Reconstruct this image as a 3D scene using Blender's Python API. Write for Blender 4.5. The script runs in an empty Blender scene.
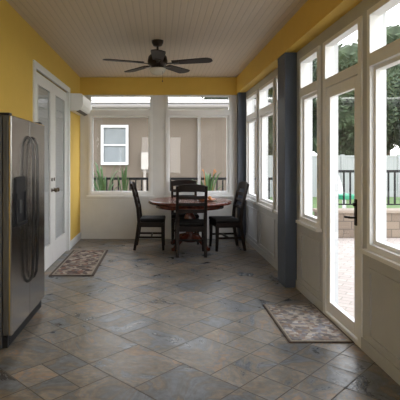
import bpy, bmesh, math, random
from mathutils import Vector, Matrix
random.seed(7)
C = bpy.context.scene.collection

# ------------------------------------------------------------------ materials
def new_mat(name):
    m = bpy.data.materials.new(name); m.use_nodes = True
    nt = m.node_tree
    b = nt.nodes.get('Principled BSDF')
    return m, nt, b

def mat(name, col, rough=0.5, metal=0.0, var=0.06, scale=6.0, bump=0.0, spec=0.5):
    m, nt, b = new_mat(name)
    tc = nt.nodes.new('ShaderNodeTexCoord')
    n = nt.nodes.new('ShaderNodeTexNoise'); n.inputs['Scale'].default_value = scale
    n.inputs['Detail'].default_value = 4
    nt.links.new(tc.outputs['Object'], n.inputs['Vector'])
    r = nt.nodes.new('ShaderNodeValToRGB')
    r.color_ramp.elements[0].position = 0.3; r.color_ramp.elements[1].position = 0.7
    r.color_ramp.elements[0].color = [max(0, c*(1-var)) for c in col]+[1]
    r.color_ramp.elements[1].color = [min(1, c*(1+var)) for c in col]+[1]
    nt.links.new(n.outputs['Fac'], r.inputs['Fac'])
    nt.links.new(r.outputs['Color'], b.inputs['Base Color'])
    b.inputs['Roughness'].default_value = rough
    b.inputs['Metallic'].default_value = metal
    b.inputs['Specular IOR Level'].default_value = spec
    if bump > 0:
        bp = nt.nodes.new('ShaderNodeBump'); bp.inputs['Strength'].default_value = bump
        bp.inputs['Distance'].default_value = 0.01
        n2 = nt.nodes.new('ShaderNodeTexNoise'); n2.inputs['Scale'].default_value = scale*8
        nt.links.new(tc.outputs['Object'], n2.inputs['Vector'])
        nt.links.new(n2.outputs['Fac'], bp.inputs['Height'])
        nt.links.new(bp.outputs['Normal'], b.inputs['Normal'])
    return m

def wood(name, c1, c2, rough=0.35, sc=(3, 3, 30), spec=.5):
    m, nt, b = new_mat(name)
    tc = nt.nodes.new('ShaderNodeTexCoord')
    mp = nt.nodes.new('ShaderNodeMapping'); mp.inputs['Scale'].default_value = sc
    n = nt.nodes.new('ShaderNodeTexNoise'); n.inputs['Scale'].default_value = 2; n.inputs['Detail'].default_value = 6
    r = nt.nodes.new('ShaderNodeValToRGB')
    r.color_ramp.elements[0].color = list(c1)+[1]; r.color_ramp.elements[1].color = list(c2)+[1]
    r.color_ramp.elements[0].position = .35; r.color_ramp.elements[1].position = .65
    nt.links.new(tc.outputs['Object'], mp.inputs['Vector']); nt.links.new(mp.outputs[0], n.inputs['Vector'])
    nt.links.new(n.outputs['Fac'], r.inputs['Fac']); nt.links.new(r.outputs['Color'], b.inputs['Base Color'])
    b.inputs['Roughness'].default_value = rough
    b.inputs['Specular IOR Level'].default_value = spec
    return m

def glass_mat():
    m, nt, b = new_mat('window_glass')
    nt.nodes.remove(b)
    out = nt.nodes['Material Output']
    tr = nt.nodes.new('ShaderNodeBsdfTransparent'); tr.inputs[0].default_value = (.96, .97, .96, 1)
    gl = nt.nodes.new('ShaderNodeBsdfGlossy'); gl.inputs['Roughness'].default_value = 0.02
    fr = nt.nodes.new('ShaderNodeLayerWeight'); fr.inputs['Blend'].default_value = .5
    pw = nt.nodes.new('ShaderNodeMath'); pw.operation = 'POWER'; pw.inputs[1].default_value = 5
    ml = nt.nodes.new('ShaderNodeMath'); ml.operation = 'MULTIPLY_ADD'; ml.inputs[1].default_value = .7; ml.inputs[2].default_value = .04
    nt.links.new(fr.outputs['Facing'], pw.inputs[0]); nt.links.new(pw.outputs[0], ml.inputs[0])
    mx = nt.nodes.new('ShaderNodeMixShader')
    nt.links.new(ml.outputs[0], mx.inputs[0]); nt.links.new(tr.outputs[0], mx.inputs[1]); nt.links.new(gl.outputs[0], mx.inputs[2])
    nt.links.new(mx.outputs[0], out.inputs['Surface'])
    return m

def floor_mat():
    m, nt, b = new_mat('slate_tile')
    L = nt.links.new
    tc = nt.nodes.new('ShaderNodeTexCoord')
    mp = nt.nodes.new('ShaderNodeMapping'); mp.inputs['Rotation'].default_value = (0, 0, math.radians(45))
    L(tc.outputs['Object'], mp.inputs['Vector'])
    def brick(w, off, mort):
        br = nt.nodes.new('ShaderNodeTexBrick')
        br.offset = off; br.squash = 1.0
        br.inputs['Scale'].default_value = 1.0
        br.inputs['Brick Width'].default_value = w; br.inputs['Row Height'].default_value = w
        br.inputs['Mortar Size'].default_value = mort; br.inputs['Mortar Smooth'].default_value = 0.6
        br.inputs['Color1'].default_value = (0, 0, 0, 1); br.inputs['Color2'].default_value = (1, 1, 1, 1)
        br.inputs['Mortar'].default_value = (.5, .5, .5, 1)
        L(mp.outputs[0], br.inputs['Vector']); return br
    A = brick(.46, .5, .005); B = brick(.23, 0.0, .005)
    Asel = brick(.46, .5, 0.0)
    gt = nt.nodes.new('ShaderNodeMath'); gt.operation = 'GREATER_THAN'; gt.inputs[1].default_value = .74
    L(Asel.outputs['Color'], gt.inputs[0])
    mc = nt.nodes.new('ShaderNodeMix'); mc.data_type = 'RGBA'
    L(gt.outputs[0], mc.inputs['Factor']); L(A.outputs['Color'], mc.inputs['A']); L(B.outputs['Color'], mc.inputs['B'])
    mfa = nt.nodes.new('ShaderNodeMix'); mfa.data_type = 'FLOAT'
    L(gt.outputs[0], mfa.inputs['Factor']); L(A.outputs['Fac'], mfa.inputs['A']); L(B.outputs['Fac'], mfa.inputs['B'])
    rnd = mc.outputs['Result']
    soft = nt.nodes.new('ShaderNodeMath'); soft.operation = 'MULTIPLY'; soft.inputs[1].default_value = .75
    L(mfa.outputs['Result'], soft.inputs[0]); fac = soft.outputs[0]
    sc = nt.nodes.new('ShaderNodeVectorMath'); sc.operation = 'SCALE'; sc.inputs['Scale'].default_value = 7.0
    L(rnd, sc.inputs[0])
    ad = nt.nodes.new('ShaderNodeVectorMath'); ad.operation = 'ADD'
    L(mp.outputs[0], ad.inputs[0]); L(sc.outputs[0], ad.inputs[1])
    n1 = nt.nodes.new('ShaderNodeTexNoise'); n1.inputs['Scale'].default_value = 2.4; n1.inputs['Detail'].default_value = 8
    n1.inputs['Roughness'].default_value = .6; n1.inputs['Distortion'].default_value = 1.0
    L(ad.outputs[0], n1.inputs['Vector'])
    mxv = nt.nodes.new('ShaderNodeMath'); mxv.operation = 'MULTIPLY_ADD'
    mxv.inputs[1].default_value = 0.17
    sub = nt.nodes.new('ShaderNodeMath'); sub.operation = 'ADD'; sub.inputs[1].default_value = -0.085
    L(rnd, mxv.inputs[0]); L(n1.outputs['Fac'], mxv.inputs[2])
    L(mxv.outputs[0], sub.inputs[0])
    r = nt.nodes.new('ShaderNodeValToRGB')
    els = r.color_ramp.elements
    els[0].position = .28; els[0].color = (.05, .043, .038, 1)
    els[1].position = .74; els[1].color = (.40, .30, .19, 1)
    for p, c in ((.35, (.075, .08, .088)), (.40, (.125, .137, .155)), (.445, (.10, .093, .085)), (.48, (.18, .135, .09)), (.51, (.135, .13, .12)), (.545, (.23, .18, .125)), (.58, (.15, .155, .16)), (.62, (.29, .19, .115)), (.67, (.23, .20, .16))):
        e = els.new(p); e.color = list(c)+[1]
    L(sub.outputs[0], r.inputs['Fac'])
    n3 = nt.nodes.new('ShaderNodeTexNoise'); n3.inputs['Scale'].default_value = 22; n3.inputs['Detail'].default_value = 6
    L(ad.outputs[0], n3.inputs['Vector'])
    ov = nt.nodes.new('ShaderNodeMix'); ov.data_type = 'RGBA'; ov.blend_type = 'OVERLAY'; ov.inputs['Factor'].default_value = .55
    L(r.outputs['Color'], ov.inputs['A']); L(n3.outputs['Fac'], ov.inputs['B'])
    mo = nt.nodes.new('ShaderNodeMix'); mo.data_type = 'RGBA'
    L(fac, mo.inputs['Factor']); L(ov.outputs['Result'], mo.inputs['A']); mo.inputs['B'].default_value = (.055, .05, .043, 1)
    L(mo.outputs['Result'], b.inputs['Base Color'])
    rr = nt.nodes.new('ShaderNodeMapRange'); rr.inputs['From Min'].default_value = .3; rr.inputs['From Max'].default_value = .7; rr.inputs['To Min'].default_value = .24; rr.inputs['To Max'].default_value = .42
    L(n1.outputs['Fac'], rr.inputs['Value'])
    ra = nt.nodes.new('ShaderNodeMath'); ra.operation = 'MULTIPLY_ADD'; ra.inputs[1].default_value = .4; ra.use_clamp = True
    L(fac, ra.inputs[0]); L(rr.outputs[0], ra.inputs[2]); L(ra.outputs[0], b.inputs['Roughness'])
    sp = nt.nodes.new('ShaderNodeMath'); sp.operation = 'MULTIPLY_ADD'; sp.inputs[1].default_value = -.35; sp.inputs[2].default_value = .5
    L(fac, sp.inputs[0]); L(sp.outputs[0], b.inputs['Specular IOR Level'])
    bp = nt.nodes.new('ShaderNodeBump'); bp.inputs['Strength'].default_value = .3; bp.inputs['Distance'].default_value = .012
    L(n1.outputs['Fac'], bp.inputs['Height'])
    L(bp.outputs[0], b.inputs['Normal'])
    return m

def plank_mat(name, col, pitch, axis='X', groove=.55, rough=.6, bump=.5):
    m, nt, b = new_mat(name); L = nt.links.new
    tc = nt.nodes.new('ShaderNodeTexCoord'); sp = nt.nodes.new('ShaderNodeSeparateXYZ')
    L(tc.outputs['Object'], sp.inputs[0])
    mo = nt.nodes.new('ShaderNodeMath'); mo.operation = 'PINGPONG'; mo.inputs[1].default_value = pitch/2
    L(sp.outputs[axis], mo.inputs[0])
    mr = nt.nodes.new('ShaderNodeMapRange'); mr.inputs['From Min'].default_value = 0; mr.inputs['From Max'].default_value = pitch*.12
    L(mo.outputs[0], mr.inputs['Value'])
    mx = nt.nodes.new('ShaderNodeMix'); mx.data_type = 'RGBA'
    L(mr.outputs[0], mx.inputs['Factor'])
    mx.inputs['A'].default_value = [c*groove for c in col]+[1]; mx.inputs['B'].default_value = list(col)+[1]
    L(mx.outputs['Result'], b.inputs['Base Color']); b.inputs['Roughness'].default_value = rough
    bp = nt.nodes.new('ShaderNodeBump'); bp.inputs['Strength'].default_value = bump; bp.inputs['Distance'].default_value = .01
    L(mr.outputs[0], bp.inputs['Height']); L(bp.outputs[0], b.inputs['Normal'])
    return m

def rug_mat(name, scale, cols):
    m, nt, b = new_mat(name); L = nt.links.new
    tc = nt.nodes.new('ShaderNodeTexCoord')
    v = nt.nodes.new('ShaderNodeTexVoronoi'); v.inputs['Scale'].default_value = scale; v.inputs['Randomness'].default_value = .9
    L(tc.outputs['Object'], v.inputs['Vector'])
    sp = nt.nodes.new('ShaderNodeSeparateColor'); L(v.outputs['Color'], sp.inputs[0])
    r = nt.nodes.new('ShaderNodeValToRGB'); r.color_ramp.interpolation = 'CONSTANT'
    els = r.color_ramp.elements
    pos = [0, .2, .42, .58, .7, .88]
    els[0].position = 0; els[0].color = list(cols[0])+[1]
    els[1].position = .2; els[1].color = list(cols[1])+[1]
    for p, c in zip(pos[2:], cols[2:]):
        e = els.new(p); e.color = list(c)+[1]
    L(sp.outputs[0], r.inputs['Fac'])
    ch = nt.nodes.new('ShaderNodeTexChecker'); ch.inputs['Scale'].default_value = 7
    ch.inputs['Color1'].default_value = (.42, .39, .37, 1); ch.inputs['Color2'].default_value = (.58, .57, .57, 1)
    L(tc.outputs['Object'], ch.inputs['Vector'])
    mx = nt.nodes.new('ShaderNodeMix'); mx.data_type = 'RGBA'; mx.blend_type = 'OVERLAY'; mx.inputs['Factor'].default_value = .8
    L(r.outputs['Color'], mx.inputs['A']); L(ch.outputs['Color'], mx.inputs['B'])
    L(mx.outputs['Result'], b.inputs['Base Color']); b.inputs['Roughness'].default_value = .95
    return m

def paver_mat(name, c1, c2, mort, w, h, rot=0.0, rough=.8):
    m, nt, b = new_mat(name); L = nt.links.new
    tc = nt.nodes.new('ShaderNodeTexCoord'); mp = nt.nodes.new('ShaderNodeMapping'); mp.inputs['Rotation'].default_value = rot if isinstance(rot, tuple) else (0, 0, rot)
    br = nt.nodes.new('ShaderNodeTexBrick'); br.inputs['Scale'].default_value = 1
    br.inputs['Brick Width'].default_value = w; br.inputs['Row Height'].default_value = h
    br.inputs['Mortar Size'].default_value = .008
    br.inputs['Color1'].default_value = list(c1)+[1]; br.inputs['Color2'].default_value = list(c2)+[1]; br.inputs['Mortar'].default_value = list(mort)+[1]
    L(tc.outputs['Object'], mp.inputs['Vector']); L(mp.outputs[0], br.inputs['Vector']); L(br.outputs['Color'], b.inputs['Base Color'])
    b.inputs['Roughness'].default_value = rough
    return m

def steel_mat():
    m, nt, b = new_mat('brushed_steel'); L = nt.links.new
    tc = nt.nodes.new('ShaderNodeTexCoord'); mp = nt.nodes.new('ShaderNodeMapping'); mp.inputs['Scale'].default_value = (6, 6, 1)
    n = nt.nodes.new('ShaderNodeTexNoise'); n.inputs['Scale'].default_value = 1; n.inputs['Detail'].default_value = 2
    L(tc.outputs['Object'], mp.inputs['Vector']); L(mp.outputs[0], n.inputs['Vector'])
    mr = nt.nodes.new('ShaderNodeMapRange'); mr.inputs['To Min'].default_value = .15; mr.inputs['To Max'].default_value = .24
    L(n.outputs['Fac'], mr.inputs['Value']); L(mr.outputs[0], b.inputs['Roughness'])
    b.inputs['Metallic'].default_value = 1; b.inputs['Base Color'].default_value = (.39, .37, .35, 1)
    return m

M = {}
M['yellow'] = mat('yellow_paint', (.70, .46, .085), .7, var=.02)
M['white'] = mat('white_paint', (.77, .77, .765), .5, var=.02)
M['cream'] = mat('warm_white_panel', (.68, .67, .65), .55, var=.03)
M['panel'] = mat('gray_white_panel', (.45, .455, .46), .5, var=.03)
M['slateblue'] = mat('blue_gray_paint', (.07, .09, .13), .55, var=.04)
M['ceil'] = plank_mat('ceiling_plank', (.61, .52, .41), .065, 'X', .80, .5, .25)
M['floor'] = floor_mat()
M['glass'] = glass_mat()
M['espresso'] = wood('espresso_wood', (.009, .005, .004), (.018, .010, .007), .5, spec=.2)
M['cherry'] = wood('dark_cherry_wood', (.065, .014, .009), (.14, .035, .018), .22, (8, 2, 2))
M['seat'] = mat('black_seat_cushion', (.012, .010, .009), .75, bump=.2, spec=.2)
M['steel'] = steel_mat()
M['handle'] = mat('dark_steel_handle', (.09, .087, .084), .25, metal=1)
M['darkplastic'] = mat('dark_plastic', (.010, .010, .012), .4, spec=.3)
M['graycab'] = mat('dark_gray_cabinet', (.05, .05, .052), .45)
M['acwhite'] = mat('ivory_plastic', (.84, .83, .79), .35, var=.02)
M['bronze'] = mat('dark_bronze', (.035, .024, .018), .35, metal=.7)
M['bladewood'] = wood('walnut_blade', (.014, .008, .006), (.03, .017, .012), .5, (2, 30, 30), spec=.3)
M['frost'] = mat('frosted_glass', (.62, .58, .50), .25, var=.02)
M['rug'] = rug_mat('runner_pattern', 20, ((.09, .06, .05), (.31, .25, .20), (.17, .13, .11), (.22, .11, .08), (.38, .32, .26), (.13, .105, .10)))
M['rug2'] = rug_mat('door_mat_pattern', 30, ((.14, .125, .12), (.30, .265, .225), (.20, .20, .215), (.23, .17, .135), (.37, .34, .30), (.18, .17, .175)))
M['rugborder'] = mat('rug_border', (.30, .26, .21), .95, scale=60, var=.2)
M['rugborder2'] = mat('rug_border_dark', (.09, .065, .05), .95, scale=60, var=.2)
M['stucco'] = mat('tan_stucco', (.128, .103, .080), .9, var=.05, scale=3, bump=.3)
M['stucco2'] = mat('light_stucco', (.35, .32, .29), .9, var=.05, scale=3, bump=.3)
M['extwhite'] = mat('exterior_white_trim', (.55, .55, .55), .6, var=.02)
M['eave'] = mat('eave_paint', (.28, .26, .23), .6, var=.02)
M['blind'] = mat('blind_slats', (.22, .245, .26), .7, var=.05)
M['iron'] = mat('black_iron', (.01, .01, .011), .5, spec=.2)
M['paver'] = paver_mat('tan_pavers', (.38, .325, .285), (.31, .265, .235), (.24, .205, .18), .22, .11, .6)
M['stonewall'] = paver_mat('retaining_blocks', (.22, .17, .125), (.16, .12, .09), (.09, .07, .055), .3, .15, (math.radians(90), 0, 0))
M['capstone'] = mat('cap_stone', (.26, .21, .165), .8)
M['grass'] = mat('grass', (.08, .13, .04), .95, var=.35, scale=3)
M['leaf'] = mat('tree_leaf', (.042, .060, .030), .7, var=.6, scale=1.2, spec=.2)
M['palmleaf'] = mat('palm_leaf', (.05, .10, .03), .5, var=.35, scale=8, spec=.3)
M['petal'] = mat('orange_petal', (.45, .16, .03), .5)
M['bark'] = mat('bark', (.09, .06, .04), .9, bump=.5)
M['terracotta'] = mat('terracotta', (.30, .13, .07), .8)
M['fence'] = plank_mat('white_vinyl_fence', (.27, .28, .28), .2, 'X', .88, .5)
M['doorpanel'] = mat('door_white', (.78, .77, .76), .4, var=.02)
M['curtain'] = plank_mat('pleated_shade', (.50, .51, .54), .04, 'Z', .85, .7)
M['brass'] = mat('dark_brass', (.10, .07, .04), .3, metal=.9)
M['orange'] = mat('orange_glaze', (.45, .15, .04), .35)
M['fruit'] = mat('fruit_skin', (.50, .23, .06), .45)
M['roof'] = plank_mat('roof_shingle', (.17, .155, .14), .28, 'Y', .5, .9)
M['teal'] = mat('teal_resin', (.02, .22, .12), .4)

# ------------------------------------------------------------------ mesh helpers
def link(o, parent=None, kind=None, label=None, category=None, group=None):
    C.objects.link(o)
    if parent: o.parent = parent
    if kind: o['kind'] = kind
    if label: o['label'] = label
    if category: o['category'] = category
    if group: o['group'] = group
    return o

def add_box(bm, b, mi=0):
    x0, x1, y0, y1, z0, z1 = b[:6]
    vs = [bm.verts.new(p) for p in ((x0,y0,z0),(x1,y0,z0),(x1,y1,z0),(x0,y1,z0),(x0,y0,z1),(x1,y0,z1),(x1,y1,z1),(x0,y1,z1))]
    for f in ((0,3,2,1),(4,5,6,7),(0,1,5,4),(1,2,6,5),(2,3,7,6),(3,0,4,7)):
        fc = bm.faces.new([vs[i] for i in f]); fc.material_index = mi

def add_pane(bm, b, mi):
    x0, x1, y0, y1, z0, z1 = b[:6]
    if (x1-x0) < (y1-y0): ps = ((x0,y0,z0),(x0,y1,z0),(x0,y1,z1),(x0,y0,z1))
    else: ps = ((x0,y0,z0),(x1,y0,z0),(x1,y0,z1),(x0,y0,z1))
    f = bm.faces.new([bm.verts.new(p) for p in ps]); f.material_index = mi

def finish(name, bm, mats, bevel=0, smooth=False, **kw):
    bmesh.ops.recalc_face_normals(bm, faces=bm.faces[:])
    me = bpy.data.meshes.new(name); bm.to_mesh(me); bm.free()
    for m_ in mats: me.materials.append(m_)
    if smooth:
        for p in me.polygons: p.use_smooth = True
    o = bpy.data.objects.new(name, me)
    if bevel:
        md = o.modifiers.new('bevel', 'BEVEL'); md.width = bevel; md.segments = 2; md.limit_method = 'ANGLE'
    return link(o, **kw)

def boxes(name, bl, mats, bevel=0, **kw):
    ms = mats if isinstance(mats, list) else [mats]
    bm = bmesh.new()
    for b in bl:
        mi = b[6] if len(b) > 6 else 0
        (add_pane if ms[mi] is M['glass'] else add_box)(bm, b, mi)
    return finish(name, bm, ms, bevel, **kw)

def add_lathe(bm, prof, seg=32, mi=0, center=(0,0,0), axis='Z'):
    rings = []
    for r, z in prof:
        ring = []
        for i in range(seg):
            a = 2*math.pi*i/seg
            if axis == 'Z': p = (center[0]+r*math.cos(a), center[1]+r*math.sin(a), center[2]+z)
            elif axis == 'X': p = (center[0]+z, center[1]+r*math.cos(a), center[2]+r*math.sin(a))
            else: p = (center[0]+r*math.cos(a), center[1]+z, center[2]+r*math.sin(a))
            ring.append(bm.verts.new(p))
        rings.append(ring)
    for a, b in zip(rings, rings[1:]):
        for i in range(seg):
            f = bm.faces.new((a[i], a[(i+1)%seg], b[(i+1)%seg], b[i])); f.material_index = mi; f.smooth = True
    for rg in (rings[0], rings[-1]):
        f = bm.faces.new(rg); f.material_index = mi

def lathe(name, prof, m_, seg=32, center=(0,0,0), axis='Z', **kw):
    bm = bmesh.new(); add_lathe(bm, prof, seg, 0, center, axis)
    return finish(name, bm, [m_], **kw)

def add_sweep(bm, pts, sizes, mi=0, side=None):
    pts = [Vector(p) for p in pts]; rings = []
    for i, p in enumerate(pts):
        t = (pts[min(i+1, len(pts)-1)] - pts[max(i-1, 0)]).normalized()
        s = Vector(side) if side else Vector((1,0,0))
        s = (s - t*s.dot(t)).normalized(); n = t.cross(s)
        w, d = sizes[i] if isinstance(sizes, list) else sizes
        rings.append([bm.verts.new(p + s*a*w/2 + n*b*d/2) for a, b in ((-1,-1),(1,-1),(1,1),(-1,1))])
    for a, b in zip(rings, rings[1:]):
        for i in range(4):
            f = bm.faces.new((a[i], a[(i+1)%4], b[(i+1)%4], b[i])); f.material_index = mi
    bm.faces.new(rings[0]).material_index = mi; bm.faces.new(rings[-1]).material_index = mi

def empty(name, loc, rotz=0, **kw):
    e = bpy.data.objects.new(name, None); e.location = loc; e.rotation_euler = (0, 0, rotz); e.empty_display_size = .1
    return link(e, **kw)

def dup(root, loc, rotz, label=None):
    e = root.copy(); C.objects.link(e); e.location = loc; e.rotation_euler = (0, 0, rotz)
    if label: e['label'] = label
    def rec(src, dst):
        for ch in list(src.children):
            k = ch.copy(); C.objects.link(k); k.parent = dst; rec(ch, k)
    rec(root, e)
    return e

# ------------------------------------------------------------------ room shell
XL, XR, YB, YN, H = -1.42, 1.50, 8.0, -1.6, 2.87
T = .12
boxes('floor', [(XL-.6, XR+T, YN-T, YB+T, -.12, 0)], M['floor'], kind='structure')
boxes('ceiling', [(XL-.6, XR+T+.25, YN-T, YB+T+.25, H, H+.15)], M['ceil'], kind='structure')

FD0, FD1, FDT = 5.10, 6.95, 2.44
A0, A1, AT = 3.2, 4.30, 1.80
bx = [(XL-T, XL, YN-T, A0, 0, H), (XL-T, XL, A0, A1, AT, H), (XL-T, XL, A1, FD0, 0, H), (XL-T, XL, FD0, FD1, FDT, H), (XL-T, XL, FD1, YB, 0, H),
      (XL-.6, XL-T, A0-.05, A0, 0, AT+.05), (XL-.6, XL-T, A1, A1+.05, 0, AT+.05), (XL-.65, XL-.6, A0-.05, A1+.05, 0, AT+.05), (XL-.6, XL-T, A0, A1, AT, AT+.05)]
boxes('wall_left', bx, M['yellow'], kind='structure')
boxes('baseboard_left', [(XL, XL+.015, A1, FD0-.09, 0, .12), (XL, XL+.015, FD1+.09, YB, 0, .12)], M['white'], .003, kind='structure')

W1, W2 = (-1.27, -.13), (.10, 1.27)
zs, zt, t0, t1 = .77, 2.19, 2.285, 2.50
ys, ye = YB, YB+T
bw = [(XL-T, XR+T, ys, ye, 0, zs, 0), (XL-T, XR+T, ys, ye, 2.555, H, 1),
      (XL-T, W1[0], ys, ye, zs, 2.555, 0), (W1[1], W2[0], ys, ye, zs, 2.555, 0), (W2[1], XR+T, ys, ye, zs, 2.555, 0)]
bw += [(XL, XR-.13, ys-.012, ys, .66, .70, 0), (-.03, .01, ys-.012, ys, .09, .66, 0)]
boxes('wall_back', bw, [M['cream'], M['yellow']], kind='structure')

def window_x(n, x0, x1, z0, z1, zb0, zb1, mull=()):
    f = .045; y0, y1 = YB-.02, YB+.07
    bl = [(x0, x0+f, y0, y1, z0, z1), (x1-f, x1, y0, y1, z0, z1), (x0+f, x1-f, y0, y1, z0, z0+f), (x0+f, x1-f, y0, y1, z1-.03, z1), (x0+f, x1-f, y0-.012, y1, zb0, zb1)]
    for mx in mull: bl.append((mx-.022, mx+.022, y0+.01, y1, z0+f, zb0))
    i = .03; a, b = x0+f, x1-f
    ya = YB+.012
    bl += [(a, a+i, ya, y1, z0+f, zb0), (b-i, b, ya, y1, z0+f, zb0), (a+i, b-i, ya, y1, z0+f, z0+f+i), (a+i, b-i, ya, y1, zb0-i, zb0)]
    zm = (zb1+z1-.03)/2
    bl += [(a, b, ya+.02, y1-.01, zm-.010, zm+.010, 2)]
    bl.append((x0-.03, x1+.03, YB-.05, YB, z0-.03, z0))
    bl.append((x0+f, x1-f, YB+.035, YB+.04, z0+f, zb0, 1)); bl.append((x0+f, x1-f, YB+.065, YB+.068, zb1, z1-.03, 1))
    boxes('window_%d' % n, bl, [M['white'], M['glass'], M['panel']], kind='structure')
window_x(1, W1[0], W1[1], zs, 2.555, zt, t0)
window_x(2, W2[0], W2[1], zs, 2.555, zt, t0, mull=(.70,))

SR, TR0, TR1 = .76, 2.06, 2.15
HT = 2.58
wins = [(6.88, 7.72), (5.86, 6.74), (4.20, 4.78), (2.15, 3.22), (.95, 2.0), (-.4, .8)]
DY0, DY1, DT = 3.36, 4.09, 2.45
def wall_r():
    bl = [(XR, XR+T, YN-T, YB, HT, H, 0)]
    ops = sorted(wins + [(DY0, DY1)] + [(5.35, 5.74)])
    prev = YN-T
    for a, b in ops:
        bl.append((XR, XR+T, prev, a, 0, HT, 0))
        if (a, b) != (DY0, DY1): bl.append((XR, XR+T, a, b, 0, SR, 0))
        bl.append((XR, XR+T, a, b, 2.47, HT, 0))
        prev = b
    bl.append((XR, XR+T, prev, YB, 0, HT, 0))
    for a, b in ops:
        if (a, b) == (DY0, DY1): continue
        p0, p1 = a, b
        bl += [(XR-.012, XR, p0, p1, .12, .15, 0), (XR-.012, XR, p0, p1, .60, .63, 0), (XR-.012, XR, p0, p0+.03, .15, .60, 0), (XR-.012, XR, p1-.03, p1, .15, .60, 0)]
    return bl
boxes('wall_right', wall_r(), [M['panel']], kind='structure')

def window_y(n, y0, y1, shelf=True):
    f = .045; xa, xb = XR-.02, XR+.07; z0, z1 = SR, 2.47
    bl = [(xa, xb, y0, y0+f, z0, z1), (xa, xb, y1-f, y1, z0, z1), (xa, xb, y0+f, y1-f, z0, z0+f), (xa, xb, y0+f, y1-f, z1-f, z1), (xa-.005, xb, y0+f, y1-f, TR0, TR1),
          (XR-.05, XR, y0-.03, y1+.03, z0-.03, z0)]
    i = .028
    a, b = y0+f, y1-f
    bl += [(xa+.03, xb, a, a+i, z0+f, TR0), (xa+.03, xb, b-i, b, z0+f, TR0), (xa+.03, xb, a+i, b-i, z0+f, z0+f+i), (xa+.03, xb, a+i, b-i, TR0-i, TR0)]
    bl += [(XR+.04, XR+.045, a+i, b-i, z0+f+i, TR0-i, 1), (XR+.04, XR+.045, a, b, TR1, z1-f, 1)]
    boxes('window_%d' % n, bl, [M['white'], M['glass']], kind='structure')
for i, (a, b) in enumerate(wins + [(5.35, 5.74)]): window_y(3+i, a, b)

jx = XR-.012
door = [(jx, XR+.07, DY0-.03, DY0+.03, 0, 2.47), (jx, XR+.07, DY1-.03, DY1+.03, 0, 2.47), (jx, XR+.07, DY0+.03, DY1-.03, 2.43, 2.47),
        (jx, XR+.07, DY0+.03, DY1-.03, 2.05, 2.13), (jx, XR+.08, DY0+.03, DY1-.03, 0, .035),
        (XR+.045, XR+.05, DY0+.03, DY1-.03, 2.13, 2.43, 1)]
boxes('trim_1', door, [M['white'], M['glass']], .003, kind='structure')
a, b = DY0+.035, DY1-.035; z0, z1 = .045, 2.045; s = .08
d1 = boxes('door_1', [(XR, XR+.04, a, a+s, z0, z1), (XR, XR+.04, b-s, b, z0, z1), (XR, XR+.04, a+s, b-s, z0, z0+.10), (XR, XR+.04, a+s, b-s, z1-.09, z1),
        (XR+.015, XR+.022, a+s, b-s, z0+.10, z1-.09, 1)], [M['doorpanel'], M['glass']], .003, kind='structure')
bm = bmesh.new(); add_box(bm, (XR-.008, XR, a+.028, a+.064, .90, 1.10))
add_sweep(bm, [(XR-.008, a+.045, .96), (XR-.045, a+.045, .96), (XR-.05, a+.055, .96), (XR-.05, a+.13, .955)], (.017, .015), 0, (0,0,1))
add_lathe(bm, [(.014, -.018), (.016, 0)], 16, 0, (XR-.005, a+.045, 1.06), 'X')
finish('door_handle', bm, [M['bronze']], .002, parent=d1)

boxes('trim_2', [(XR-.14, XR, YN, YB, HT, H)], M['yellow'], kind='structure')
boxes('trim_3', [(XR-.13, XR, 4.93, 5.24, 0, HT)], M['slateblue'], .004, kind='structure')
boxes('trim_4', [(XR-.13, XR, 7.84, YB, 0, HT)], M['slateblue'], .004, kind='structure')
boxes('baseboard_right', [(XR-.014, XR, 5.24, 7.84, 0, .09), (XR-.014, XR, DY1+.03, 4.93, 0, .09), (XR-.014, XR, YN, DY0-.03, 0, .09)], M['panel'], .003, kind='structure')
boxes('baseboard_back', [(XL+.016, XR-.13, YB-.014, YB, 0, .09)], M['cream'], .003, kind='structure')
boxes('wall_front', [(XL-T, XR+T, YN-T, YN, 0, .9), (XL-T, XR+T, YN-T, YN, 2.3, H), (XL-T, XL+.7, YN-T, YN, .9, 2.3), (XR-.7, XR+T, YN-T, YN, .9, 2.3)], M['cream'], kind='structure')

tr = .08
boxes('trim_5', [(XL-.02, XL+.02, FD0-tr, FD0, 0, FDT+tr), (XL-.02, XL+.02, FD1, FD1+tr, 0, FDT+tr), (XL-.02, XL+.02, FD0, FD1, FDT, FDT+tr), (XL-T, XL, FD0, FD0+.03, 0, FDT), (XL-T, XL, FD1-.03, FD1, 0, FDT)],
      M['white'], .003, kind='structure')
mid = (FD0+FD1)/2
for k, (a, b) in enumerate(((FD0+.033, mid-.003), (mid+.003, FD1-.033))):
    s = .13
    d = boxes('door_%d' % (k+2), [(XL-.06, XL-.015, a, a+s, .01, FDT-.01), (XL-.06, XL-.015, b-s, b, .01, FDT-.01), (XL-.06, XL-.015, a+s, b-s, .01, .30), (XL-.06, XL-.015, a+s, b-s, FDT-.15, FDT-.01),
        (XL-.025, XL-.02, a+s, b-s, .30, FDT-.15, 1), (XL-.045, XL-.035, a+s, b-s, .30, FDT-.15, 2),
        (XL-.03, XL-.008, a+s, a+s+.02, .30, FDT-.15, 0), (XL-.03, XL-.008, b-s-.02, b-s, .30, FDT-.15, 0)], [M['doorpanel'], M['glass'], M['curtain']], .003, kind='structure')
    yy = (b-.06) if k == 0 else (a+.06)
    bm = bmesh.new(); add_lathe(bm, [(.026, 0), (.026, .008), (.01, .01), (.01, .04), (.026, .045), (.03, .06), (.02, .075), (.004, .077)], 20, 0, (XL-.015, yy, 1.0), 'X')
    add_lathe(bm, [(.022, 0), (.022, .012)], 20, 0, (XL-.015, yy, 1.14), 'X')
    finish('door_knob', bm, [M['brass']], parent=d)

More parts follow.
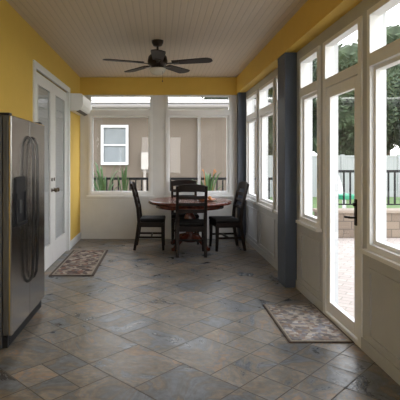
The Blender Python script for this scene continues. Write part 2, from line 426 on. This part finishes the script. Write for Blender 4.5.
# ------------------------------------------------------------------ fridge (faces +X)
FY0, FY1, FX = 3.29, 4.25, -1.088
fr = empty('refrigerator', (-1.5, 3.77, 0), label='stainless steel side-by-side refrigerator with water dispenser in wall alcove', category='refrigerator')
def fb(name, bl, mats, bevel=0, parent=fr, **kw):
    bl2 = []
    for q in bl:
        q = list(q); px, py = -1.5, 3.77
        q[0] -= px; q[1] -= px; q[2] -= py; q[3] -= py; bl2.append(q)
    return boxes(name, bl2, mats, bevel, parent=parent, **kw)
fb('body', [(-1.93, FX-.07, FY0, FY1, .02, 1.73)], M['graycab'], .006)
fb('base_grille', [(FX-.07, FX-.03, FY0+.01, FY1-.01, .02, .10)] + [(FX-.03, FX-.025, FY0+.05, FY1-.05, .03+.014*i, .037+.014*i) for i in range(5)], M['darkplastic'], 0)
sp = 3.76
dA = fb('freezer_door', [(FX-.065, FX-.02, FY0, sp-.005, .11, 1.73, 1), (FX-.02, FX, FY0, sp-.005, .11, 1.73, 0)], [M['steel'], M['graycab']], .008)
dB = fb('fridge_door', [(FX-.065, FX, sp+.005, FY1, .11, 1.73)], M['steel'], .012)
def handle(y, par):
    bm = bmesh.new(); px, py = -1.5, 3.77
    x = FX-px; y = y-py
    pts = [(x-.003, y, .40), (x+.022, y, .415), (x+.040, y, .46), (x+.047, y, .60), (x+.05, y, 1.0), (x+.047, y, 1.40), (x+.040, y, 1.53), (x+.022, y, 1.575), (x-.003, y, 1.59)]
    add_sweep(bm, pts, (.026, .022), 0, (0, 1, 0))
    finish('handle', bm, [M['handle']], .006, parent=par)
handle(sp-.06, dA); handle(sp+.06, dB)
dc = fb('water_dispenser', [(FX, FX+.006, 3.36, 3.61, .90, 1.27), (FX+.006, FX+.012, 3.37, 3.60, 1.15, 1.26), (FX+.006, FX+.02, 3.37, 3.38, .91, 1.15), (FX+.006, FX+.02, 3.59, 3.60, .91, 1.15), (FX+.006, FX+.03, 3.37, 3.60, .90, .92)],
   M['darkplastic'], .002, parent=dA)
fb('dispenser_paddle', [(FX+.006, FX+.012, 3.46, 3.52, .99, 1.09)], M['graycab'], .002, parent=dA)
for a, b in ((FY1-.08, FY1-.02), (FY0+.02, FY0+.08)): fb('hinge_cover', [(FX-.12, FX-.02, a, b, 1.73, 1.75)], M['darkplastic'], .003)
for q in ((FX-.15, FX-.1, FY0+.04, FY0+.09), (FX-.15, FX-.1, FY1-.09, FY1-.04), (-1.9, -1.85, FY0+.04, FY0+.09), (-1.9, -1.85, FY1-.09, FY1-.04)):
    fb('foot', [q+(0, .02)], M['darkplastic'])

# ------------------------------------------------------------------ mini split
ac = empty('air_conditioner', (XL, 7.44, 2.31), label='white wall-mounted split air conditioner beside the double doors', category='air conditioner')
bm = bmesh.new()
prof = [(0, -.135), (.13, -.135), (.19, -.105), (.215, -.04), (.215, .095), (.195, .13), (.16, .135), (0, .135)]
L0, L1 = -.40, .40
va = [bm.verts.new((x, L0, z)) for x, z in prof]; vb = [bm.verts.new((x, L1, z)) for x, z in prof]
for i in range(len(prof)):
    j = (i+1) % len(prof); bm.faces.new((va[i], va[j], vb[j], vb[i]))
bm.faces.new(va); bm.faces.new(vb)
finish('housing', bm, [M['acwhite']], .008, parent=ac)
bm = bmesh.new(); add_sweep(bm, [(.135, -.36, -.133), (.135, .36, -.133)], (.06, .012), 0, (1, 0, .4))
finish('louver', bm, [M['graycab']], parent=ac)
bm = bmesh.new()
for i in range(7): add_box(bm, (.03+.015*i, .037+.015*i, -.36, .36, .134, .138))
finish('intake_grille', bm, [M['graycab']], parent=ac)

# ------------------------------------------------------------------ ceiling fan
fan = empty('ceiling_fan', (-.03, 5.55, H), label='dark bronze five-blade ceiling fan with frosted light bowl', category='ceiling fan')
lathe('canopy', [(.02, -.07), (.05, -.065), (.07, -.03), (.075, 0)], M['bronze'], parent=fan)
lathe('downrod', [(.014, -.15), (.014, -.065)], M['bronze'], 16, parent=fan)
lathe('motor_housing', [(.03, -.34), (.07, -.335), (.09, -.31), (.12, -.29), (.125, -.25), (.115, -.20), (.08, -.16), (.03, -.14)], M['bronze'], 40, parent=fan)
lathe('light_bowl', [(.01, -.425), (.05, -.415), (.085, -.39), (.10, -.355), (.10, -.342), (.03, -.335)], M['frost'], 40, parent=fan)
def blade_mesh():
    bm = bmesh.new(); n = 12; top = []; 
    outline = []
    r0, r1 = .19, .68
    for i in range(n+1):
        t = i/n; w = .062 + .026*t
        if t > .86: w *= math.sqrt(max(0, 1-((t-.86)/.15)**2))
        outline.append((r0+(r1-r0)*t, w))
    up = [(x, w) for x, w in outline] + [(x, -w) for x, w in reversed(outline)]
    for z in (0, .01):
        top.append([bm.verts.new((x, y, z)) for x, y in up])
    bm.faces.new(top[0]); bm.faces.new(top[1])
    for i in range(len(up)):
        j = (i+1) % len(up); bm.faces.new((top[0][i], top[0][j], top[1][j], top[1][i]))
    bmesh.ops.recalc_face_normals(bm, faces=bm.faces[:])
    me = bpy.data.meshes.new('blade'); bm.to_mesh(me); bm.free(); me.materials.append(M['bladewood']); return me
bme = blade_mesh()
bm = bmesh.new(); add_sweep(bm, [(.09, 0, -.01), (.14, 0, -.004), (.27, 0, -.004)], [(.03, .008), (.03, .008), (.07, .006)], 0, (0, 1, 0))
ar = bpy.data.meshes.new('blade_arm'); bm.to_mesh(ar); bm.free(); ar.materials.append(M['bronze'])
for k in range(5):
    ang = math.radians(-17+72*k)
    Rm = Matrix.Rotation(ang, 4, 'Z') @ Matrix.Rotation(math.radians(-7), 4, 'X')
    o = bpy.data.objects.new('blade', bme); o.matrix_local = Matrix.Translation((0, 0, -.285)) @ Rm; link(o, parent=fan)
    o2 = bpy.data.objects.new('blade_arm', ar); o2.matrix_local = Matrix.Translation((0, 0, -.285)) @ Rm; link(o2, parent=fan)
bm = bmesh.new(); add_sweep(bm, [(.06, -.06, -.33), (.06, -.06, -.50)], (.003, .003)); add_lathe(bm, [(.004, -.52), (.008, -.51), (.004, -.495)], 10, 0, (.06, -.06, 0))
finish('pull_chain', bm, [M['brass']], parent=fan)

# ------------------------------------------------------------------ chairs
def chair(loc, rot, **kw):
    c = empty('dining_chair', loc, rot, **kw)
    W, D = .23, .21
    for sx in (-1, 1):
        bm = bmesh.new()
        add_sweep(bm, [(sx*(W-.02), D-.02, 0), (sx*(W-.025), D-.03, .2), (sx*(W-.025), D-.03, .43)], [(.034, .034), (.044, .044), (.052, .052)])
        finish('leg', bm, [M['espresso']], .004, parent=c)
    for sx in (-1, 1):
        bm = bmesh.new()
        add_sweep(bm, [(sx*(W-.03), -D-.05, 0), (sx*(W-.03), -D-.01, .22), (sx*(W-.03), -D+.02, .44), (sx*(W-.025), -D, .65), (sx*(W-.025), -D-.05, .86), (sx*(W-.025), -D-.10, 1.03)],
                  [(.04, .04), (.046, .046), (.05, .05), (.044, .044), (.042, .04), (.04, .034)])
        finish('leg', bm, [M['espresso']], .004, parent=c)
    bm = bmesh.new()
    add_box(bm, (-W+.03, W-.03, D-.05, D-.025, .36, .435)); add_box(bm, (-W+.03, W-.03, -D+.0, -D+.025, .36, .435))
    add_box(bm, (-W+.01, -W+.035, -D+.02, D-.04, .36, .435)); add_box(bm, (W-.035, W-.01, -D+.02, D-.04, .36, .435))
    finish('apron', bm, [M['espresso']], parent=c)
    bm = bmesh.new()
    add_sweep(bm, [(-W+.03, -D-.0, .2), (-W+.03, D-.03, .2)], (.018, .03)); add_sweep(bm, [(W-.03, -D-.0, .2), (W-.03, D-.03, .2)], (.018, .03))
    add_sweep(bm, [(-W+.03, 0, .2), (W-.03, 0, .2)], (.018, .03), 0, (0, 1, 0))
    finish('stretcher', bm, [M['espresso']], parent=c)
    bm = bmesh.new(); add_box(bm, (-W, W, -D+.035, D+.005, .435, .49))
    for v in bm.verts:
        if v.co.y < 0: v.co.x *= .93
    finish('seat', bm, [M['seat']], .018, parent=c)
    bm = bmesh.new()
    def yb(z): return -D - .10*max(0, (z-.65)/.37)*1.0
    def rail(z, h, d=.022, crown=0):
        n = 8; pts = []; sz = []
        for i in range(n+1):
            t = i/n*2-1; pts.append((t*(W-.035), yb(z)-.025*(1-t*t), z+crown*(1-t*t))); sz.append((h+crown*(1-t*t)*.6, d))
        add_sweep(bm, pts, sz, 0, (0, 0, 1))
    rail(.985, .095, .024, .02)
    rail(.86, .05); rail(.76, .05); rail(.66, .05)
    finish('backrest', bm, [M['espresso']], .003, parent=c)
    return c
TX, TY = .475, 7.2
c0 = chair((.455, 6.72, 0), 0, label='dark espresso ladder-back chair pushed up to the round table', category='chair', group='dining chairs around the round table')
dup(c0, (-.13, 7.18, 0), math.radians(-92), 'dark espresso ladder-back chair standing side-on to the round table')
dup(c0, (1.03, 7.12, 0), math.radians(97), 'dark espresso ladder-back chair between table and window wall')
dup(c0, (.42, 7.645, 0), math.radians(180), 'dark espresso ladder-back chair between table and end wall')

# ------------------------------------------------------------------ table
tb = empty('dining_table', (TX, TY, 0), label='round dark cherry wooden pedestal dining table', category='table')
lathe('tabletop', [(.58, .70), (.64, .708), (.66, .722), (.66, .745), (.645, .76)], M['cherry'], 64, parent=tb)
lathe('apron', [(.54, .645), (.54, .70)], M['cherry'], 48, parent=tb)
lathe('pedestal', [(.10, .10), (.11, .14), (.07, .2), (.055, .3), (.09, .42), (.10, .48), (.06, .55), (.12, .62), (.14, .645)], M['cherry'], 32, parent=tb)
for k in range(4):
    bm = bmesh.new(); a = math.pi/4 + k*math.pi/2; d = Vector((math.cos(a), math.sin(a), 0))
    add_sweep(bm, [d*.06+Vector((0,0,.19)), d*.18+Vector((0,0,.17)), d*.28+Vector((0,0,.09)), d*.36+Vector((0,0,.03)), d*.40+Vector((0,0,.025))],
              [(.05, .09), (.045, .07), (.04, .05), (.04, .045), (.045, .05)], 0, (-d.y, d.x, 0))
    finish('foot', bm, [M['cherry']], .005, parent=tb)
lathe('platter', [(.05, .001), (.09, .004), (.155, .025), (.16, .032), (.15, .028), (.08, .012), (.01, .010)], M['orange'], 40, center=(0,0,0), label='shallow orange glazed platter on the round table', category='platter').location = (TX+.24, TY-.15, .76)
for i, (dx, dy) in enumerate(((0, 0), (.067, .02), (-.03, .062), (-.055, -.035))):
    bm = bmesh.new(); bmesh.ops.create_uvsphere(bm, u_segments=20, v_segments=12, radius=.032)
    root = finish('orange', bm, [M['fruit']], smooth=True, label='ripe orange fruit in the platter on the table', category='fruit', group='oranges in the platter')
    root.location = (TX+.24+dx, TY-.15+dy, .76+.044)

# ------------------------------------------------------------------ rugs
def rug(name, x0, x1, y0, y1, label, m_, bd, bd2, w1, w2):
    cx, cy = (x0+x1)/2, (y0+y1)/2; w, d = (x1-x0)/2, (y1-y0)/2
    bl = [(-w, w, -d, d, 0, .008, 1), (-w+w1, w-w1, -d+w1, d-w1, .008, .010, 2), (-w+w2, w-w2, -d+w2, d-w2, .010, .012, 0)]
    o = boxes(name, bl, [m_, bd, bd2], label=label, category='rug'); o.location = (cx, cy, 0.001); return o
rug('floor_mat', -1.34, -.80, 5.42, 6.95, 'patterned brown and red runner mat before the double doors', M['rug'], M['rugborder2'], M['rugborder'], .03, .05)
rug('floor_mat', .99, 1.483, 3.44, 4.34, 'pebble-patterned gray and tan door mat by the glass door', M['rug2'], M['rugborder2'], M['rugborder'], .014, .03)

# ------------------------------------------------------------------ outside
boxes('ground', [(-30, 45, -12, 60, -.35, -.2)], M['grass'], kind='structure')
boxes('ground_patio', [(XR+T, 7.5, -2, 8.25, -.2, -.06), (-4, 7.5, YB+T+.02, 11.2, -.2, -.065)], M['paver'], kind='structure')

nh = empty('neighbour_house', (0, 12, -.2), label='tan stucco neighbouring house with white-trimmed window', category='house')
def nb(name, bl, mats, bevel=0, parent=nh):
    return boxes(name, [tuple([q[0], q[1], q[2]-12, q[3]-12, q[4]+.2, q[5]+.2]+list(q[6:])) for q in bl], mats, bevel, parent=parent)
nb('house_wall', [(-6, 1.0, 12, 16, -.2, 2.66, 0), (1.0, 2.7, 11.9, 16, -.2, 2.66, 0)], [M['stucco']])
nb('eave', [(-6.4, 3.0, 11.6, 12.2, 2.66, 2.74, 0)], [M['eave']])
bm = bmesh.new()
pr = [(-.5, 2.94), (2.2, 3.46), (4.9, 2.94), (4.9, 3.0), (2.2, 3.52), (-.5, 3.0)]
ra = [bm.verts.new((-6.5, y, z)) for y, z in pr]; rb = [bm.verts.new((3.05, y, z)) for y, z in pr]
for i in range(6):
    j = (i+1) % 6; bm.faces.new((ra[i], ra[j], rb[j], rb[i]))
bm.faces.new(ra); bm.faces.new(rb)
finish('roof', bm, [M['roof']], parent=nh)
wz0, wz1, wx0, wx1 = 1.34, 2.26, -1.50, -.91
hw = nb('house_window', [(wx0-.07, wx0, 11.93, 12.0, wz0-.07, wz1+.07), (wx1, wx1+.07, 11.93, 12.0, wz0-.07, wz1+.07), (wx0, wx1, 11.93, 12.0, wz1, wz1+.07), (wx0, wx1, 11.93, 12.0, wz0-.07, wz0),
     (wx0, wx1, 11.95, 12.0, (wz0+wz1)/2-.02, (wz0+wz1)/2+.02)]
     + [(wx0, wx1, 11.985, 11.992, wz0+.023*i, wz0+.023*i+.019, 1) for i in range(40)], [M['extwhite'], M['blind']])
nb('meter_box', [(-.50, -.31, 11.86, 12.0, 1.15, 1.6), (-.44, -.37, 11.93, 12.0, -.2, 1.15)], [M['stucco2']], .01)

def railing(loc, length, rotz, label, hgt=1.1):
    e = empty('railing', loc, rotz, label=label, category='railing', group='black iron railings outside')
    boxes('rail', [(0, length, -.025, .025, hgt-.05, hgt)], M['iron'], parent=e)
    boxes('rail', [(0, length, -.015, .015, .08, .105)], M['iron'], parent=e)
    bm = bmesh.new(); add_box(bm, (-.013, .013, -.013, .013, .1, hgt-.03)); 
    me = bpy.data.meshes.new('baluster'); bm.to_mesh(me); bm.free(); me.materials.append(M['iron'])
    n = int(length/.12)
    for i in range(1, n):
        o = bpy.data.objects.new('baluster', me); o.location = (i*length/n, 0, 0); link(o, parent=e)
    for x in (0, length):
        boxes('post', [(x-.025, x+.025, -.025, .025, 0, hgt+.04)], M['iron'], parent=e)
    return e
railing((-2.2, 9.4, -.065), 4.6, 0, 'black iron railing outside the end windows')

rw = empty('retaining_wall', (3.0, 8.6, -.2), label='low tan block retaining wall edging the paver patio', category='retaining wall')
boxes('block_wall', [(0, 6.5, -.15, .15, 0, .60)], M['stonewall'], parent=rw)
boxes('cap', [(-.03, 6.55, -.19, .19, .60, .66)], M['capstone'], .01, parent=rw)
railing((3.15, 8.6, .46), 6.2, 0, 'black iron railing on the low retaining wall', .75)
fo = boxes('fence', [(-9.5, 20, -.03, .03, 0, 1.72), (-9.5, 20, -.05, .05, 1.72, 1.8)] + [(-9.5+2.45*i-.07, -9.5+2.45*i+.07, -.07, .07, 0, 1.84) for i in range(13)], M['fence'], label='long white vinyl privacy fence across the yard', category='fence')
fo.location = (12.5, 19.5, -.2)

def leaf_cloud(n, R, center, size, squash=1.0):
    bm = bmesh.new()
    for k in range(16):
        a = random.random()*6.28; rr = R*.62*random.random()**.5
        cc = Vector(center)+Vector((math.cos(a)*rr, math.sin(a)*rr, (random.random()-.5)*R*1.5*squash))
        m_ = Matrix.Translation(cc)
        bmesh.ops.create_icosphere(bm, subdivisions=2, radius=R*(.28+.14*random.random()), matrix=m_)
    for v in bm.verts: v.co += Vector([(random.random()-.5)*R*.12 for _ in range(3)])
    for i in range(n):
        d = Vector([random.gauss(0, 1) for _ in range(3)]).normalized(); p = Vector(center)+Vector((d.x*R, d.y*R, d.z*R*squash))*(.5+.5*random.random())
        u = Vector([random.gauss(0, 1) for _ in range(3)]).normalized(); w = u.orthogonal().normalized(); s = size*(.6+.8*random.random())
        bm.faces.new([bm.verts.new(p+u*s), bm.verts.new(p+w*s*.5), bm.verts.new(p-u*s), bm.verts.new(p-w*s*.5)])
    return bm
def tree(loc, h, R, label):
    e = empty('tree', loc, 0, label=label, category='tree', group='leafy trees behind the yard')
    bm = bmesh.new()
    add_lathe(bm, [(.22, 0), (.16, .5), (.13, h*.5), (.08, h*.8)], 12)
    finish('trunk', bm, [M['bark']], parent=e)
    b2 = leaf_cloud(9000, R, (0, 0, h-R*1.25), .14, 1.25)
    me = bpy.data.meshes.new('foliage'); b2.to_mesh(me); b2.free(); me.materials.append(M['leaf'])
    link(bpy.data.objects.new('foliage', me), parent=e)
    return e
t0_ = tree((9.3, 22.6, -.2), 7.4, 2.4, 'dark leafy tree behind the white fence')
for (x, y, s) in ((4.4, 22.6, 1.0), (14.2, 22.6, 1.0), (19.1, 22.6, 1.0), (7.0, 28.8, 1.25), (13.2, 28.8, 1.25), (19.4, 28.8, 1.25), (10.2, 36.9, 1.7), (18.6, 36.9, 1.7)):
    t = dup(t0_, (x, y, -.2), random.choice((0, 1, 2, 3))*math.pi/2); t.scale = (s, s, s)

yc = empty('lawn_chair', (4.75, 11.6, -.2), .4, label='green and white molded lawn chair on the grass', category='chair')
boxes('seat', [(-.26, .26, -.25, .25, .60, .72)], M['teal'], .02, parent=yc)
bm = bmesh.new(); add_sweep(bm, [(0, .24, .62), (0, .34, .95), (0, .42, 1.3)], [(.5, .04), (.48, .03), (.36, .03)]); finish('backrest', bm, [M['extwhite']], .01, parent=yc)
for sx in (-1, 1):
    for sy in (-1, 1): boxes('leg', [(sx*.22-.025, sx*.22+.025, sy*.2-.025, sy*.2+.025, 0, .60)], M['extwhite'], parent=yc)

def plant(loc, h, n, flowers, label, spread=.3, lw=.035):
    e = empty('potted_plant', loc, label=label, category='plant', group='potted plants by the railing')
    lathe('pot', [(.10, 0), (.13, .02), (.17, .28), (.185, .30), (.17, .30), (.16, .27), (.05, .26)], M['terracotta'], 28, parent=e)
    bm = bmesh.new()
    for i in range(n):
        a = random.random()*6.28; d = Vector((math.cos(a), math.sin(a), 0)); hh = h*(.65+.35*random.random()); sp_ = spread*(.4+.6*random.random())
        pts = []; sz = []
        for k in range(8):
            t = k/7; pts.append(d*(.03+sp_*t**2.0) + Vector((0, 0, .27+(hh-.27)*(t if t < .8 else .8+.08*(t-.8)/.2)))); 
            w = .01 if t < .45 else lw*math.sin(math.pi*min(1, (t-.42)/.58))**.8+.004
            sz.append((w, .004))
        add_sweep(bm, pts, sz, 0, (-d.y, d.x, 0))
    finish('leaves', bm, [M['palmleaf']], parent=e)
    if flowers:
        bm = bmesh.new()
        for i in range(flowers):
            a = random.random()*6.28; d = Vector((math.cos(a), math.sin(a), 0)); top = d*.12+Vector((0, 0, h*.84+.05*random.random()))
            for q in range(4):
                v = Vector((d.x*.5, d.y*.5, .4+.25*q)).normalized()*.06
                add_sweep(bm, [top, top+v*.5, top+v], [(.006, .006), (.02, .006), (.003, .003)], 0, (-d.y, d.x, 0))
            add_sweep(bm, [(0, 0, .27), top], (.012, .012))
        finish('flower', bm, [M['petal']], parent=e)
plant((-1.12, 9.0, -.065), 1.6, 22, 0, 'narrow-leaved green potted plant beside the iron railing', .38, .045)
plant((-.72, 9.0, -.065), 1.68, 7, 0, 'tall slim green potted plant beside the iron railing', .14, .04)
plant((.97, 9.0, -.065), 1.42, 18, 3, 'green potted plant with orange flowers beside the iron railing', .34, .045)

# ------------------------------------------------------------------ world / lights
w = bpy.data.worlds.new('World'); bpy.context.scene.world = w; w.use_nodes = True
nt = w.node_tree; bg = nt.nodes['Background']
tc = nt.nodes.new('ShaderNodeTexCoord'); sp2 = nt.nodes.new('ShaderNodeSeparateXYZ'); r = nt.nodes.new('ShaderNodeValToRGB')
r.color_ramp.elements[0].position = .0; r.color_ramp.elements[0].color = (1, .98, .95, 1)
r.color_ramp.elements[1].position = .8; r.color_ramp.elements[1].color = (.84, .89, 1, 1)
nt.links.new(tc.outputs['Generated'], sp2.inputs[0]); nt.links.new(sp2.outputs['Z'], r.inputs['Fac']); nt.links.new(r.outputs['Color'], bg.inputs['Color'])
bg.inputs['Strength'].default_value = 4.8

sc = bpy.context.scene
sc.view_settings.view_transform = 'Standard'
sc.view_settings.exposure = 0.25

cam = bpy.data.cameras.new('camera'); co = bpy.data.objects.new('camera', cam); C.objects.link(co)
co.location = (0, 0, 1.4); co.rotation_euler = (math.radians(90), 0, 0)
cam.sensor_width = 36; cam.sensor_fit = 'HORIZONTAL'; cam.lens = 450/400*36
cam.shift_x = 40/400; cam.shift_y = -40/400
cam.clip_start = .05; cam.clip_end = 300
sc.camera = co
